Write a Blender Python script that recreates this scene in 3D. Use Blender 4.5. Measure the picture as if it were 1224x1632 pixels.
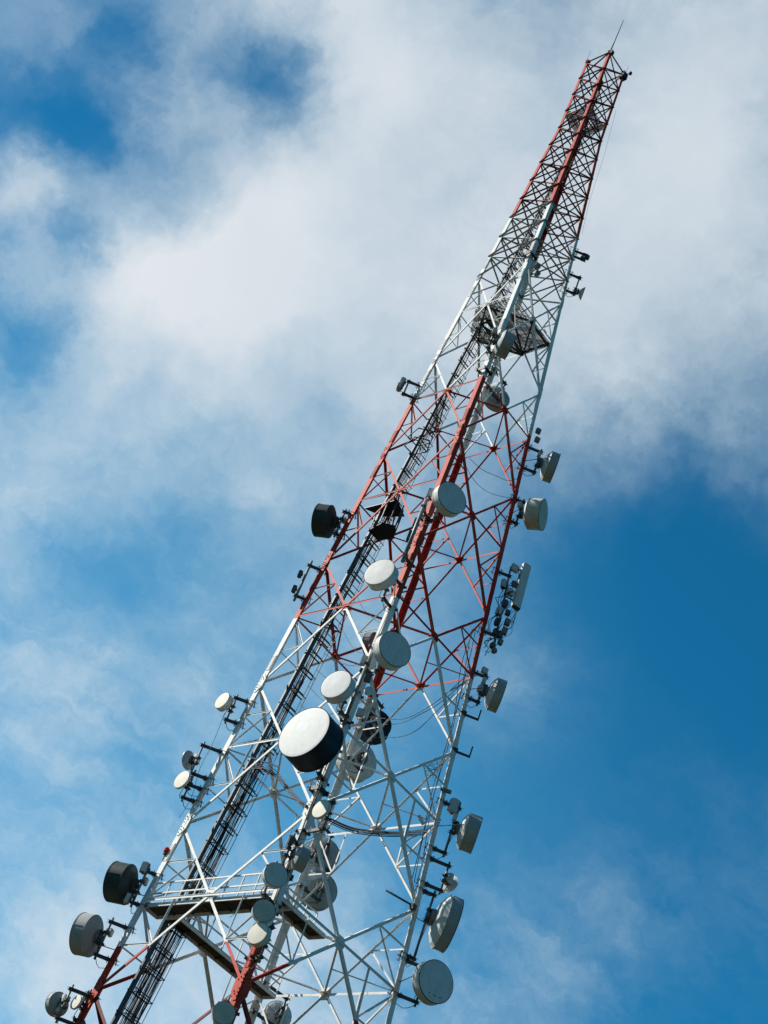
import bpy, math, random
from mathutils import Vector, Matrix
random.seed(7)
for o in list(bpy.data.objects): bpy.data.objects.remove(o)
SC = bpy.context.scene
COL = SC.collection
rad = math.radians

# ------------------------------------------------------------------ camera
cd = bpy.data.cameras.new('camera'); cam = bpy.data.objects.new('camera', cd); COL.objects.link(cam)
FW = Vector((-0.614455, 0.49442344, 0.61480933)); UP = Vector((0.20534347, -0.65219241, 0.72971167))
RT = FW.cross(UP).normalized(); UP = RT.cross(FW).normalized()
cam.matrix_world = Matrix(((RT.x, UP.x, -FW.x, 53.551), (RT.y, UP.y, -FW.y, -46.531), (RT.z, UP.z, -FW.z, 1.6), (0, 0, 0, 1)))
cd.sensor_fit = 'VERTICAL'; cd.sensor_height = 36.0; cd.lens = 36.0*2566.64/1632
cd.clip_start = 0.5; cd.clip_end = 20000
SC.camera = cam
SC.render.resolution_x = 768; SC.render.resolution_y = 1024

# ------------------------------------------------------------------ light and sky
SUN_AZ, SUN_EL = 216.0, 37.5
sd = bpy.data.lights.new('sun', 'SUN'); sun = bpy.data.objects.new('sun', sd); COL.objects.link(sun)
sd.energy = 5.0; sd.angle = rad(0.53); sd.color = (1.0, 0.945, 0.86)
sv = Vector((math.cos(rad(SUN_AZ))*math.cos(rad(SUN_EL)), math.sin(rad(SUN_AZ))*math.cos(rad(SUN_EL)), math.sin(rad(SUN_EL))))
sun.rotation_euler = sv.to_track_quat('Z', 'Y').to_euler(); sun.location = sv*150
SC.view_settings.view_transform = 'Standard'; SC.view_settings.look = 'None'
SC.view_settings.gamma = 1.0; SC.view_settings.exposure = 0.25

SKY=[
(-0.6820,0.1208,0.7213,242,0.325),(-0.6322,0.1682,0.7563,242,0.150),(-0.5773,0.2158,0.7875,242,0.217),(-0.5179,0.2627,0.8141,242,0.437),(-0.4553,0.3079,0.8354,242,0.078),(-0.3905,0.3505,0.8512,242,0.259),(-0.3251,0.3900,0.8615,242,0.328),(-0.7094,0.1685,0.6844,242,-0.097),(-0.6593,0.2177,0.7197,242,0.113),(-0.6036,0.2668,0.7513,242,-0.085),(-0.5432,0.3148,0.7783,242,0.341),(-0.4792,0.3607,0.8002,242,0.102),(-0.4128,0.4036,0.8165,242,0.191),(-0.3456,0.4429,0.8273,242,0.195),(-0.7345,0.2171,0.6430,242,-0.239),(-0.6842,0.2680,0.6783,242,0.586),(-0.6280,0.3184,0.7101,242,0.404),(-0.5668,0.3673,0.7375,242,0.072),(-0.5016,0.4137,0.7597,242,0.173),(-0.4339,0.4567,0.7766,242,0.242),(-0.3653,0.4956,0.7880,242,0.263),(-0.7566,0.2659,0.5974,242,0.253),(-0.7063,0.3181,0.6324,242,0.201),(-0.6498,0.3697,0.6641,242,0.287),(-0.5880,0.4193,0.6917,242,0.240),(-0.5221,0.4660,0.7143,242,0.313),(-0.4534,0.5089,0.7317,242,0.203),(-0.3836,0.5472,0.7439,242,0.104),(-0.7752,0.3141,0.5481,242,0.223),(-0.7250,0.3675,0.5825,242,0.022),(-0.6685,0.4198,0.6139,242,0.085),(-0.6064,0.4699,0.6414,242,0.127),(-0.5400,0.5167,0.6644,242,0.239),(-0.4708,0.5592,0.6823,242,0.007),(-0.4004,0.5969,0.6953,242,0.340),(-0.7900,0.3609,0.4957,242,-0.006),(-0.7400,0.4151,0.5292,242,0.255),(-0.6837,0.4679,0.5600,242,0.126),(-0.6216,0.5182,0.5874,242,0.144),(-0.5552,0.5648,0.6105,242,-0.209),(-0.4858,0.6069,0.6291,242,-0.110),(-0.4151,0.6437,0.6429,242,-0.094),(-0.8006,0.4057,0.4410,242,0.238),(-0.7510,0.4603,0.4734,242,0.258),(-0.6950,0.5133,0.5035,242,-0.180),(-0.6334,0.5635,0.5304,242,0.342),(-0.5673,0.6097,0.5536,242,0.093),(-0.4982,0.6510,0.5727,242,0.197),(-0.4276,0.6870,0.5875,242,-0.173),(-0.8071,0.4477,0.3850,242,0.127),(-0.7580,0.5024,0.4160,242,0.006),(-0.7026,0.5552,0.4451,242,0.301),(-0.6416,0.6050,0.4716,242,-0.235),(-0.5762,0.6506,0.4948,242,-0.163),(-0.5077,0.6911,0.5143,242,-0.144),(-0.4379,0.7262,0.5300,242,0.217),(-0.8095,0.4866,0.3285,242,0.039),(-0.7610,0.5409,0.3581,242,-0.286),(-0.7064,0.5933,0.3861,242,0.382),(-0.6463,0.6423,0.4119,242,-0.054),(-0.5819,0.6871,0.4350,242,0.347),(-0.5146,0.7268,0.4549,242,0.106),(-0.4457,0.7610,0.4714,242,0.006),(-0.8083,0.5220,0.2725,242,0.290),(-0.7605,0.5757,0.3004,242,0.371),(-0.7068,0.6272,0.3273,242,0.318),(-0.6479,0.6754,0.3524,242,0.142),(-0.5848,0.7192,0.3752,242,0.088),(-0.5188,0.7580,0.3954,242,-0.098),(-0.4514,0.7912,0.4127,242,0.006),(-0.5900,0.2665,0.7621,1830,-0.711),(-0.7070,0.2551,0.6596,3253,-0.688),(-0.6842,0.2193,0.6955,1344,-0.771),(-0.6952,0.1868,0.6941,1830,-0.073),(-0.6422,0.1943,0.7415,2635,-0.403),(-0.6571,0.2814,0.6993,1344,-0.443),(-0.7454,0.2853,0.6025,2635,-0.411),(-0.7382,0.4228,0.5256,1029,-0.416),(-0.7057,0.2274,0.6710,1830,0.716),(-0.6957,0.5609,0.4488,1830,-0.309),(-0.7836,0.5183,0.3425,813,0.461),(-0.5690,0.6029,0.5592,1830,0.220),(-0.4585,0.5840,0.6699,813,-0.139),]

world = bpy.data.worlds.new('World'); SC.world = world; world.use_nodes = True
NT = world.node_tree; NT.nodes.clear()
def N(t, **kw):
    n = NT.nodes.new(t)
    for k, v in kw.items(): setattr(n, k, v)
    return n
def setin(n, i, v):
    if hasattr(v, 'is_linked') or hasattr(v, 'links'): NT.links.new(v, n.inputs[i])
    else: n.inputs[i].default_value = v
def M(op, a, b=None, c=None, clamp=False):
    n = N('ShaderNodeMath', operation=op); n.use_clamp = clamp
    setin(n, 0, a)
    if b is not None: setin(n, 1, b)
    if c is not None: setin(n, 2, c)
    return n.outputs[0]
def VM(op, a, b=None, out=0):
    n = N('ShaderNodeVectorMath', operation=op); setin(n, 0, a)
    if b is not None:
        if op == 'SCALE': setin(n, 3, b)
        else: setin(n, 1, b)
    return n.outputs[out]
def NOISE(v, scale, detail, rough=0.55, out=0, lac=2.0):
    n = N('ShaderNodeTexNoise'); setin(n, 'Vector', v)
    n.inputs['Scale'].default_value = scale; n.inputs['Detail'].default_value = detail
    n.inputs['Roughness'].default_value = rough; n.inputs['Lacunarity'].default_value = lac
    return n.outputs[out]
tc = N('ShaderNodeTexCoord'); dirv = tc.outputs['Generated']
# domain warp so that the cloud banks get torn, billowing edges
w1 = VM('SCALE', VM('SUBTRACT', NOISE(dirv, 7.0, 5, 0.6, 1), (0.5, 0.5, 0.5)), 0.055)
w2 = VM('SCALE', VM('SUBTRACT', NOISE(dirv, 26.0, 5, 0.6, 1), (0.5, 0.5, 0.5)), 0.042)
w3 = VM('SCALE', VM('SUBTRACT', NOISE(dirv, 80.0, 4, 0.6, 1), (0.5, 0.5, 0.5)), 0.018)
wd = VM('NORMALIZE', VM('ADD', VM('ADD', dirv, w1), VM('ADD', w2, w3)))
acc = None
for (sx, sy, sz, k, a) in SKY:                       # cloud banks: where in the sky, how wide, how thick
    dp = VM('DOT_PRODUCT', wd, (sx*k, sy*k, sz*k), out=1)
    e = M('EXPONENT', M('SUBTRACT', dp, k))
    acc = M('MULTIPLY', e, a) if acc is None else M('MULTIPLY_ADD', e, a, acc)
fbm = NOISE(dirv, 12.0, 8, 0.55)
fine = NOISE(wd, 25.0, 10, 0.65)
# high thin cloud is combed out along the wind
S1 = (RT - UP*0.72).normalized(); S2 = (RT*0.72 + UP).normalized()
cx = N('ShaderNodeCombineXYZ'); setin(cx, 0, M('MULTIPLY', VM('DOT_PRODUCT', wd, tuple(S1), out=1), 9.0)); setin(cx, 1, M('MULTIPLY', VM('DOT_PRODUCT', wd, tuple(S2), out=1), 34.0))
streak = NOISE(cx.outputs[0], 1.0, 7, 0.66)
# turbulence is strongest where cover is partial
par = M('MULTIPLY', M('MULTIPLY', acc, M('SUBTRACT', 0.97, acc)), 4.0, clamp=True)
sepd = N('ShaderNodeSeparateXYZ'); setin(sepd, 0, dirv)
low = N('ShaderNodeMapRange'); setin(low, 0, sepd.outputs[2]); low.inputs[1].default_value = 0.66; low.inputs[2].default_value = 0.46
sk = M('MULTIPLY', M('MULTIPLY', M('SUBTRACT', streak, 0.5), 0.85), M('MULTIPLY_ADD', low.outputs[0], 0.8, 0.2))
turb = M('ADD', M('MULTIPLY', M('SUBTRACT', fbm, 0.5), 0.62), M('ADD', M('MULTIPLY', M('SUBTRACT', fine, 0.5), 0.58), sk))
cov0 = M('MULTIPLY_ADD', turb, par, acc)
# unseen cloud added over the rest of the sky to cut ambient light
vd = VM('DOT_PRODUCT', dirv, tuple(FW), out=1)
inview = N('ShaderNodeMapRange'); inview.interpolation_type = 'SMOOTHSTEP'; setin(inview, 0, vd)
inview.inputs[1].default_value = 0.84; inview.inputs[2].default_value = 0.92
rest = N('ShaderNodeMapRange'); rest.interpolation_type = 'SMOOTHSTEP'; setin(rest, 0, NOISE(dirv, 3.0, 7, 0.55))
rest.inputs[1].default_value = 0.36; rest.inputs[2].default_value = 0.60
covm = N('ShaderNodeMix', data_type='FLOAT'); setin(covm, 0, inview.outputs[0]); setin(covm, 2, rest.outputs[0]); setin(covm, 3, cov0)
cov = M('POWER', M('MINIMUM', M('MAXIMUM', covm.outputs[0], 0.0), 1.0), 1.6)
sky = N('ShaderNodeTexSky', sky_type='NISHITA'); sky.sun_disc = False
sky.sun_elevation = rad(SUN_EL); sky.sun_rotation = rad(90.0 - SUN_AZ)
sky.air_density = 1.0; sky.dust_density = 0.0; sky.ozone_density = 3.0; sky.altitude = 1500
tint = N('ShaderNodeMix', data_type='RGBA', blend_type='MULTIPLY'); tint.inputs[0].default_value = 1.0
setin(tint, 6, sky.outputs[0]); tint.inputs[7].default_value = (0.11, 1.08, 1.28, 1)
# thin bright veil of haze in the part of the sky nearer the sun
veil = N('ShaderNodeMapRange'); veil.interpolation_type = 'SMOOTHSTEP'; setin(veil, 0, VM('DOT_PRODUCT', dirv, (-0.7807, 0.4420, 0.4418), out=1)); veil.inputs[1].default_value = 0.925; veil.inputs[2].default_value = 1.0
vadd = N('ShaderNodeMix', data_type='RGBA', blend_type='ADD'); setin(vadd, 0, veil.outputs[0]); setin(vadd, 6, tint.outputs[2]); vadd.inputs[7].default_value = (0.50, 1.12, 1.28, 1)
body = N('ShaderNodeMapRange'); setin(body, 0, NOISE(wd, 6.0, 6, 0.5)); body.inputs[1].default_value = 0.3; body.inputs[2].default_value = 0.7
cc = N('ShaderNodeMix', data_type='RGBA'); setin(cc, 0, body.outputs[0])
cc.inputs[6].default_value = (6.9, 7.5, 8.1, 1); cc.inputs[7].default_value = (7.7, 8.05, 8.5, 1)
ccr = N('ShaderNodeMix', data_type='RGBA'); setin(ccr, 0, inview.outputs[0])      # the added out-of-view cloud is kept dark to hold ambient light down
ccr.inputs[6].default_value = (0.72, 0.95, 1.30, 1); setin(ccr, 7, cc.outputs[2])
thin = N('ShaderNodeMix', data_type='RGBA'); setin(thin, 0, cov); thin.inputs[6].default_value = (0.78, 1.0, 1.02, 1); thin.inputs[7].default_value = (1, 1, 1, 1)
cct = N('ShaderNodeMix', data_type='RGBA', blend_type='MULTIPLY'); cct.inputs[0].default_value = 1.0; setin(cct, 6, ccr.outputs[2]); setin(cct, 7, thin.outputs[2])      # thin cloud takes on some of the blue behind it
mix = N('ShaderNodeMix', data_type='RGBA'); setin(mix, 0, cov); setin(mix, 6, vadd.outputs[2]); setin(mix, 7, cct.outputs[2])
bg = N('ShaderNodeBackground'); bg.inputs[1].default_value = 0.084; setin(bg, 0, mix.outputs[2])
wo = N('ShaderNodeOutputWorld'); NT.links.new(bg.outputs[0], wo.inputs[0])

# ------------------------------------------------------------------ materials
def mat(name, col, rough=0.55, metal=0.0, var=0.25, scale=3.0, dirt=None, dirt_amt=0.0, bump=0.0, spec=0.25):
    m = bpy.data.materials.new(name); m.use_nodes = True
    t = m.node_tree; b = t.nodes['Principled BSDF']
    b.inputs['Roughness'].default_value = rough; b.inputs['Metallic'].default_value = metal
    b.inputs['Specular IOR Level'].default_value = spec
    co = t.nodes.new('ShaderNodeTexCoord')
    n1 = t.nodes.new('ShaderNodeTexNoise'); n1.inputs['Scale'].default_value = scale; n1.inputs['Detail'].default_value = 7; n1.inputs['Roughness'].default_value = 0.65
    t.links.new(co.outputs['Object'], n1.inputs['Vector'])
    mx = t.nodes.new('ShaderNodeMix'); mx.data_type = 'RGBA'
    lo = tuple(c*(1-var) for c in col) + (1,); hi = tuple(min(1, c*(1+var*0.45)) for c in col) + (1,)
    mx.inputs[6].default_value = lo; mx.inputs[7].default_value = hi
    mr = t.nodes.new('ShaderNodeMapRange'); mr.inputs[1].default_value = 0.32; mr.inputs[2].default_value = 0.68
    t.links.new(n1.outputs[0], mr.inputs[0]); t.links.new(mr.outputs[0], mx.inputs[0])
    out = mx.outputs[2]
    if dirt:
        mpn = t.nodes.new('ShaderNodeMapping'); mpn.inputs['Scale'].default_value = (3.5, 3.5, 0.55)
        t.links.new(co.outputs['Object'], mpn.inputs['Vector'])
        n2 = t.nodes.new('ShaderNodeTexNoise'); n2.inputs['Scale'].default_value = 2.2; n2.inputs['Detail'].default_value = 6; n2.inputs['Roughness'].default_value = 0.7
        t.links.new(mpn.outputs[0], n2.inputs['Vector'])
        r2 = t.nodes.new('ShaderNodeMapRange'); r2.inputs[1].default_value = 0.5; r2.inputs[2].default_value = 0.78; r2.inputs[4].default_value = dirt_amt
        t.links.new(n2.outputs[0], r2.inputs[0])
        m2 = t.nodes.new('ShaderNodeMix'); m2.data_type = 'RGBA'; m2.inputs[7].default_value = tuple(dirt) + (1,)
        t.links.new(out, m2.inputs[6]); t.links.new(r2.outputs[0], m2.inputs[0]); out = m2.outputs[2]
    t.links.new(out, b.inputs['Base Color'])
    if bump:
        bp = t.nodes.new('ShaderNodeBump'); bp.inputs['Strength'].default_value = bump; bp.inputs['Distance'].default_value = 0.02
        t.links.new(n1.outputs[0], bp.inputs['Height']); t.links.new(bp.outputs[0], b.inputs['Normal'])
    return m

def tower_paint(name='banded_tower_paint', whites=((0.66, 0.66, 0.63, 1), (0.86, 0.86, 0.83, 1)), reds=((0.40, 0.034, 0.018, 1), (0.60, 0.068, 0.032, 1))):
    """aviation paint in red and white bands that change at fixed heights, with worn, rust-stained patches"""
    m = bpy.data.materials.new(name); m.use_nodes = True
    t = m.node_tree; b = t.nodes['Principled BSDF']; b.inputs['Roughness'].default_value = 0.62; b.inputs['Specular IOR Level'].default_value = 0.18
    co = t.nodes.new('ShaderNodeTexCoord'); sp = t.nodes.new('ShaderNodeSeparateXYZ'); t.links.new(co.outputs['Object'], sp.inputs[0])
    nz = t.nodes.new('ShaderNodeTexNoise'); nz.inputs['Scale'].default_value = 1.3; nz.inputs['Detail'].default_value = 3
    t.links.new(co.outputs['Object'], nz.inputs['Vector'])
    def mm(op, a, bb):
        n = t.nodes.new('ShaderNodeMath'); n.operation = op
        for i, v in enumerate((a, bb)):
            if hasattr(v, 'links'): t.links.new(v, n.inputs[i])
            else: n.inputs[i].default_value = v
        return n.outputs[0]
    z = mm('ADD', sp.outputs[2], mm('MULTIPLY', mm('SUBTRACT', nz.outputs[0], 0.5), 0.25))
    g = [mm('GREATER_THAN', z, h) for h in (10.5, 28.45, 48.35, 65.95, 84.0)]
    # red below 28.45 (down to 10.5), white, red 48.35-65.95, white, red above 84
    s = mm('ADD', mm('SUBTRACT', g[0], g[1]), mm('ADD', mm('SUBTRACT', g[2], g[3]), g[4]))
    n1 = t.nodes.new('ShaderNodeTexNoise'); n1.inputs['Scale'].default_value = 2.4; n1.inputs['Detail'].default_value = 8; n1.inputs['Roughness'].default_value = 0.7
    t.links.new(co.outputs['Object'], n1.inputs['Vector'])
    def mixc(f, a, c):
        n = t.nodes.new('ShaderNodeMix'); n.data_type = 'RGBA'
        t.links.new(f, n.inputs[0])
        for i, v in ((6, a), (7, c)):
            if hasattr(v, 'links'): t.links.new(v, n.inputs[i])
            else: n.inputs[i].default_value = v
        return n.outputs[2]
    mr = t.nodes.new('ShaderNodeMapRange'); mr.inputs[1].default_value = 0.33; mr.inputs[2].default_value = 0.66; t.links.new(n1.outputs[0], mr.inputs[0])
    white = mixc(mr.outputs[0], *whites)
    red = mixc(mr.outputs[0], *reds)
    base = mixc(s, white, red)
    mpn = t.nodes.new('ShaderNodeMapping'); mpn.inputs['Scale'].default_value = (5, 5, 0.8); t.links.new(co.outputs['Object'], mpn.inputs['Vector'])
    n2 = t.nodes.new('ShaderNodeTexNoise'); n2.inputs['Scale'].default_value = 1.6; n2.inputs['Detail'].default_value = 8; n2.inputs['Roughness'].default_value = 0.75
    t.links.new(mpn.outputs[0], n2.inputs['Vector'])
    r2 = t.nodes.new('ShaderNodeMapRange'); r2.inputs[1].default_value = 0.60; r2.inputs[2].default_value = 0.80; r2.inputs[4].default_value = 0.62; t.links.new(n2.outputs[0], r2.inputs[0])
    out = mixc(r2.outputs[0], base, (0.17, 0.125, 0.09, 1))
    t.links.new(out, b.inputs['Base Color'])
    return m
PAINT = tower_paint()
# small bracing of the slim top part: its shade is put into darker colours
PAINT_SHADE = tower_paint('shade_dark_tower_paint', ((0.20, 0.21, 0.21, 1), (0.40, 0.41, 0.40, 1)), ((0.085, 0.022, 0.022, 1), (0.22, 0.040, 0.032, 1)))
MT = {
 'white': mat('white_radome', (0.82, 0.82, 0.80), 0.6, var=0.10, scale=1.5, dirt=(0.5, 0.5, 0.46), dirt_amt=0.35),
 'cream': mat('cream_radome', (0.80, 0.75, 0.64), 0.6, var=0.10, scale=2.0, dirt=(0.55, 0.5, 0.42), dirt_amt=0.3),
 'mid': mat('mid_grey_shroud', (0.40, 0.42, 0.41), 0.6, var=0.15, scale=1.6, dirt=(0.2, 0.21, 0.2), dirt_amt=0.4),
 'gasket': mat('dark_rim_gasket', (0.03, 0.034, 0.038), 0.6, var=0.2),
 'grey': mat('grey_radome', (0.70, 0.72, 0.70), 0.6, var=0.14, scale=1.6, dirt=(0.26, 0.28, 0.27), dirt_amt=0.45),
 'pale': mat('pale_shroud_paint', (0.70, 0.70, 0.66), 0.55, var=0.14, scale=2.0, dirt=(0.36, 0.35, 0.30), dirt_amt=0.5),
 'silver': mat('brushed_reflector_metal', (0.42, 0.46, 0.48), 0.45, 0.3, var=0.15),
 'olive': mat('olive_grey_radome', (0.62, 0.62, 0.52), 0.65, var=0.18, scale=1.8, dirt=(0.22, 0.22, 0.17), dirt_amt=0.5),
 'dgrey': mat('dark_grey_reflector', (0.20, 0.215, 0.22), 0.6, var=0.15),
 'green': mat('dark_green_shroud', (0.035, 0.055, 0.050), 0.55, var=0.25),
 'navy': mat('black_shroud', (0.010, 0.017, 0.030), 0.5, var=0.25),
 'steel': mat('weathered_galvanised_steel', (0.085, 0.092, 0.095), 0.55, 0.25, var=0.35, scale=5),
 'pipe': mat('galvanised_pipe', (0.22, 0.235, 0.24), 0.5, 0.35, var=0.3, scale=5),
 'dark': mat('dark_ladder_steel', (0.075, 0.088, 0.096), 0.55, 0.2, var=0.3, scale=4),  # galvanised ladder steel with its shade put into the colour
 'cable': mat('black_cable_jacket', (0.012, 0.013, 0.015), 0.45, var=0.2),
 'box': mat('radio_box_paint', (0.60, 0.61, 0.58), 0.5, var=0.12, scale=4, dirt=(0.3, 0.29, 0.25), dirt_amt=0.4),
 'dbox': mat('dark_radio_box', (0.10, 0.11, 0.115), 0.5, var=0.2, scale=4),
 'deck': mat('walkway_steel', (0.058, 0.066, 0.062), 0.75, var=0.4, scale=2.2, dirt=(0.16, 0.12, 0.08), dirt_amt=0.5),
 'grate': mat('grating_steel', (0.26, 0.29, 0.30), 0.65, 0.15, var=0.25, scale=6),
 'rail': mat('white_rail_paint', (0.74, 0.74, 0.71), 0.5, var=0.16, scale=3, dirt=(0.3, 0.24, 0.17), dirt_amt=0.55),
 'redlamp': mat('red_lamp_glass', (0.72, 0.02, 0.015), 0.25, var=0.1),
 'bolt': mat('rusty_bolt', (0.16, 0.11, 0.085), 0.7, var=0.3, scale=9),
 'ground': mat('grassy_ground', (0.030, 0.042, 0.018), 0.95, var=0.4, scale=0.25, dirt=(0.13, 0.10, 0.07), dirt_amt=0.7),
}

# ------------------------------------------------------------------ mesh helpers
class MB:
    def __init__(s): s.v = []; s.f = []; s.sm = []
    def quad_ring(s, rings, close_u=True, caps=True, smooth=False):
        base = len(s.v); n = len(rings[0])
        for r in rings: s.v.extend([tuple(p) for p in r])
        for i in range(len(rings)-1):
            for j in range(n if close_u else n-1):
                k = (j+1) % n
                s.f.append((base+i*n+j, base+i*n+k, base+(i+1)*n+k, base+(i+1)*n+j)); s.sm.append(smooth)
        if caps:
            s.f.append(tuple(base+j for j in reversed(range(n)))); s.sm.append(False)
            s.f.append(tuple(base+(len(rings)-1)*n+j for j in range(n))); s.sm.append(False)
        return s
    def box(s, c, ax, ay, az, d):
        """box centred on c along three unit axes with full sizes d"""
        c = Vector(c); ax = Vector(ax); ay = Vector(ay); az = Vector(az)
        hx, hy, hz = d[0]/2, d[1]/2, d[2]/2
        r = []
        for q in (-hz, hz):
            r.append([c+ax*a*hx+ay*b*hy+az*q for a, b in ((-1, -1), (1, -1), (1, 1), (-1, 1))])
        return s.quad_ring(r)
    def beam(s, A, B, w, h, side=None):
        A = Vector(A); B = Vector(B); a = (B-A).normalized()
        r = Vector(side) if side else (Vector((0, 0, 1)) if abs(a.z) < 0.9 else Vector((1, 0, 0)))
        r = (r - a*r.dot(a)).normalized(); q = a.cross(r)
        return s.box((A+B)/2, q, r, a, (w, h, (B-A).length))
    def prof(s, A, B, u, n, pts, cut=0.0):
        A = Vector(A); B = Vector(B)
        return s.quad_ring([[A+u*p[0]+n*p[1] for p in pts], [B+u*p[0]+n*p[1] for p in pts]])
    def cyl(s, A, B, r, seg=12, r2=None, smooth=True):
        return s.tube([A, B], [r, r if r2 is None else r2], seg, smooth)
    def tube(s, pts, r, seg=6, smooth=True, caps=True):
        pts = [Vector(p) for p in pts]; rs = r if isinstance(r, (list, tuple)) else [r]*len(pts)
        ref = None; rings = []
        for i, p in enumerate(pts):
            t = (pts[min(i+1, len(pts)-1)]-pts[max(i-1, 0)]).normalized()
            if ref is None: ref = Vector((0, 0, 1)) if abs(t.z) < 0.9 else Vector((1, 0, 0))
            ref = (ref - t*ref.dot(t)).normalized(); q = t.cross(ref)
            rings.append([p+(ref*math.cos(2*math.pi*k/seg)+q*math.sin(2*math.pi*k/seg))*rs[i] for k in range(seg)])
        return s.quad_ring(rings, caps=caps, smooth=smooth)
    def lathe(s, o, n, prof, seg=64, smooth=True, sharp=True):
        """prof: list of (radius, distance along n); rings with sharp edges are duplicated"""
        o = Vector(o); n = Vector(n).normalized()
        u = Vector((0, 0, 1)) if abs(n.z) < 0.9 else Vector((1, 0, 0)); u = (u-n*u.dot(n)).normalized(); v = n.cross(u)
        for i in range(len(prof)-1):
            (r0, x0), (r1, x1) = prof[i], prof[i+1]
            R = []
            for r, x in ((r0, x0), (r1, x1)):
                r = max(r, 1e-4)
                R.append([o+n*x+(u*math.cos(2*math.pi*k/seg)+v*math.sin(2*math.pi*k/seg))*r for k in range(seg)])
            s.quad_ring(R, caps=False, smooth=smooth)
        return s
    def poly(s, pts, th):
        """flat plate from a polygon, thickened along its normal"""
        P = [Vector(p) for p in pts]; n = (P[1]-P[0]).cross(P[2]-P[0]).normalized()
        return s.quad_ring([[p-n*th/2 for p in P], [p+n*th/2 for p in P]])
    def merge(s, o):
        b = len(s.v); s.v += o.v; s.f += [tuple(i+b for i in f) for f in o.f]; s.sm += o.sm
    def build(s, name, m, parent=None, origin=(0, 0, 0)):
        org = Vector(origin)
        me = bpy.data.meshes.new(name); me.from_pydata([tuple(Vector(p)-org) for p in s.v], [], s.f)
        me.validate(); me.update()
        for p, q in zip(me.polygons, s.sm): p.use_smooth = q
        me.materials.append(m)
        o = bpy.data.objects.new(name, me); COL.objects.link(o)
        if parent: o.parent = parent
        else: o.location = org
        return o
def empty(name, loc, label, cat, group=None):
    o = bpy.data.objects.new(name, None); COL.objects.link(o); o.location = loc; o.empty_display_size = 0.3
    return tag(o, label, cat, group)
def tag(o, label, cat, group=None):
    o['label'] = label; o['category'] = cat
    if group: o['group'] = group
    return o
def V(*a): return Vector(a)
Z = V(0, 0, 1)

# ------------------------------------------------------------------ setting: ground
g = MB(); R_ = 6000
g.f.append((0, 1, 2, 3)); g.sm.append(False); g.v += [(-R_, -R_, 0), (R_, -R_, 0), (R_, R_, 0), (-R_, R_, 0)]
go = g.build('ground', MT['ground']); go['kind'] = 'structure'

# ------------------------------------------------------------------ the tower
def W(z): return 6.05562-0.05206*z if z < 94.57 else 1.1323-(z-94.57)*0.00815
SG = {'F': (1, -1), 'L': (-1, -1), 'R': (1, 1), 'B': (-1, 1)}
def legp(k, z): return V(SG[k][0]*W(z), SG[k][1]*W(z), z)
FACES = [('L', 'F', V(0, -1, 0)), ('F', 'R', V(1, 0, 0)), ('R', 'B', V(0, 1, 0)), ('B', 'L', V(-1, 0, 0))]
tower = empty('lattice_tower', (0, 0, 0), 'tall four-legged steel lattice tower painted in red and white bands', 'tower')
PZ = [0.0, 8.9, 17.55, 26.23, 35.18, 43.93, 52.55, 61.19, 69.53, 77.63]
TZ = [77.63+i*2.1175 for i in range(9)] + [94.57+i*2.0575 for i in range(1, 5)]
ALL = {}
def collect(kind, mb, zmid): ALL.setdefault(kind, []).append((zmid, mb))
def angle(kind, A, B, n, w, flange=None, t=None, off=0.0, side=1, fw=None):
    """steel angle from A to B lying in a tower face with outward normal n.
    flange: 'out' or 'in', at the upper (side=1) or lower (side=-1) edge"""
    t = t or max(0.012, w*0.11); A = Vector(A); B = Vector(B); a = (B-A).normalized()
    n = (n-a*n.dot(a)).normalized(); u = n.cross(a).normalized()
    if u.z < 0: u = -u
    u = u*side; h = w/2; q = fw if fw else w
    if flange == 'out': pts = [(-h, 0), (h, 0), (h, q), (h-t, q), (h-t, t), (-h, t)]
    elif flange == 'in': pts = [(-h, 0), (h, 0), (h, -q), (h-t, -q), (h-t, -t), (-h, -t)]
    else: pts = [(-h, 0), (h, 0), (h, t), (-h, t)]
    pts = [(p[0], p[1]+off) for p in pts]
    mb = MB().prof(A, B, u, n, pts); collect(kind, mb, (A.z+B.z)/2)
    return mb
def lerp(a, b, t): return Vector(a)*(1-t)+Vector(b)*t
def slope_n(P, Q, n):
    """face normal tilted to match the taper"""
    return V(n.x, n.y, 0.052 if P.z < 94 else 0.008).normalized()
gus = []
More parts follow.
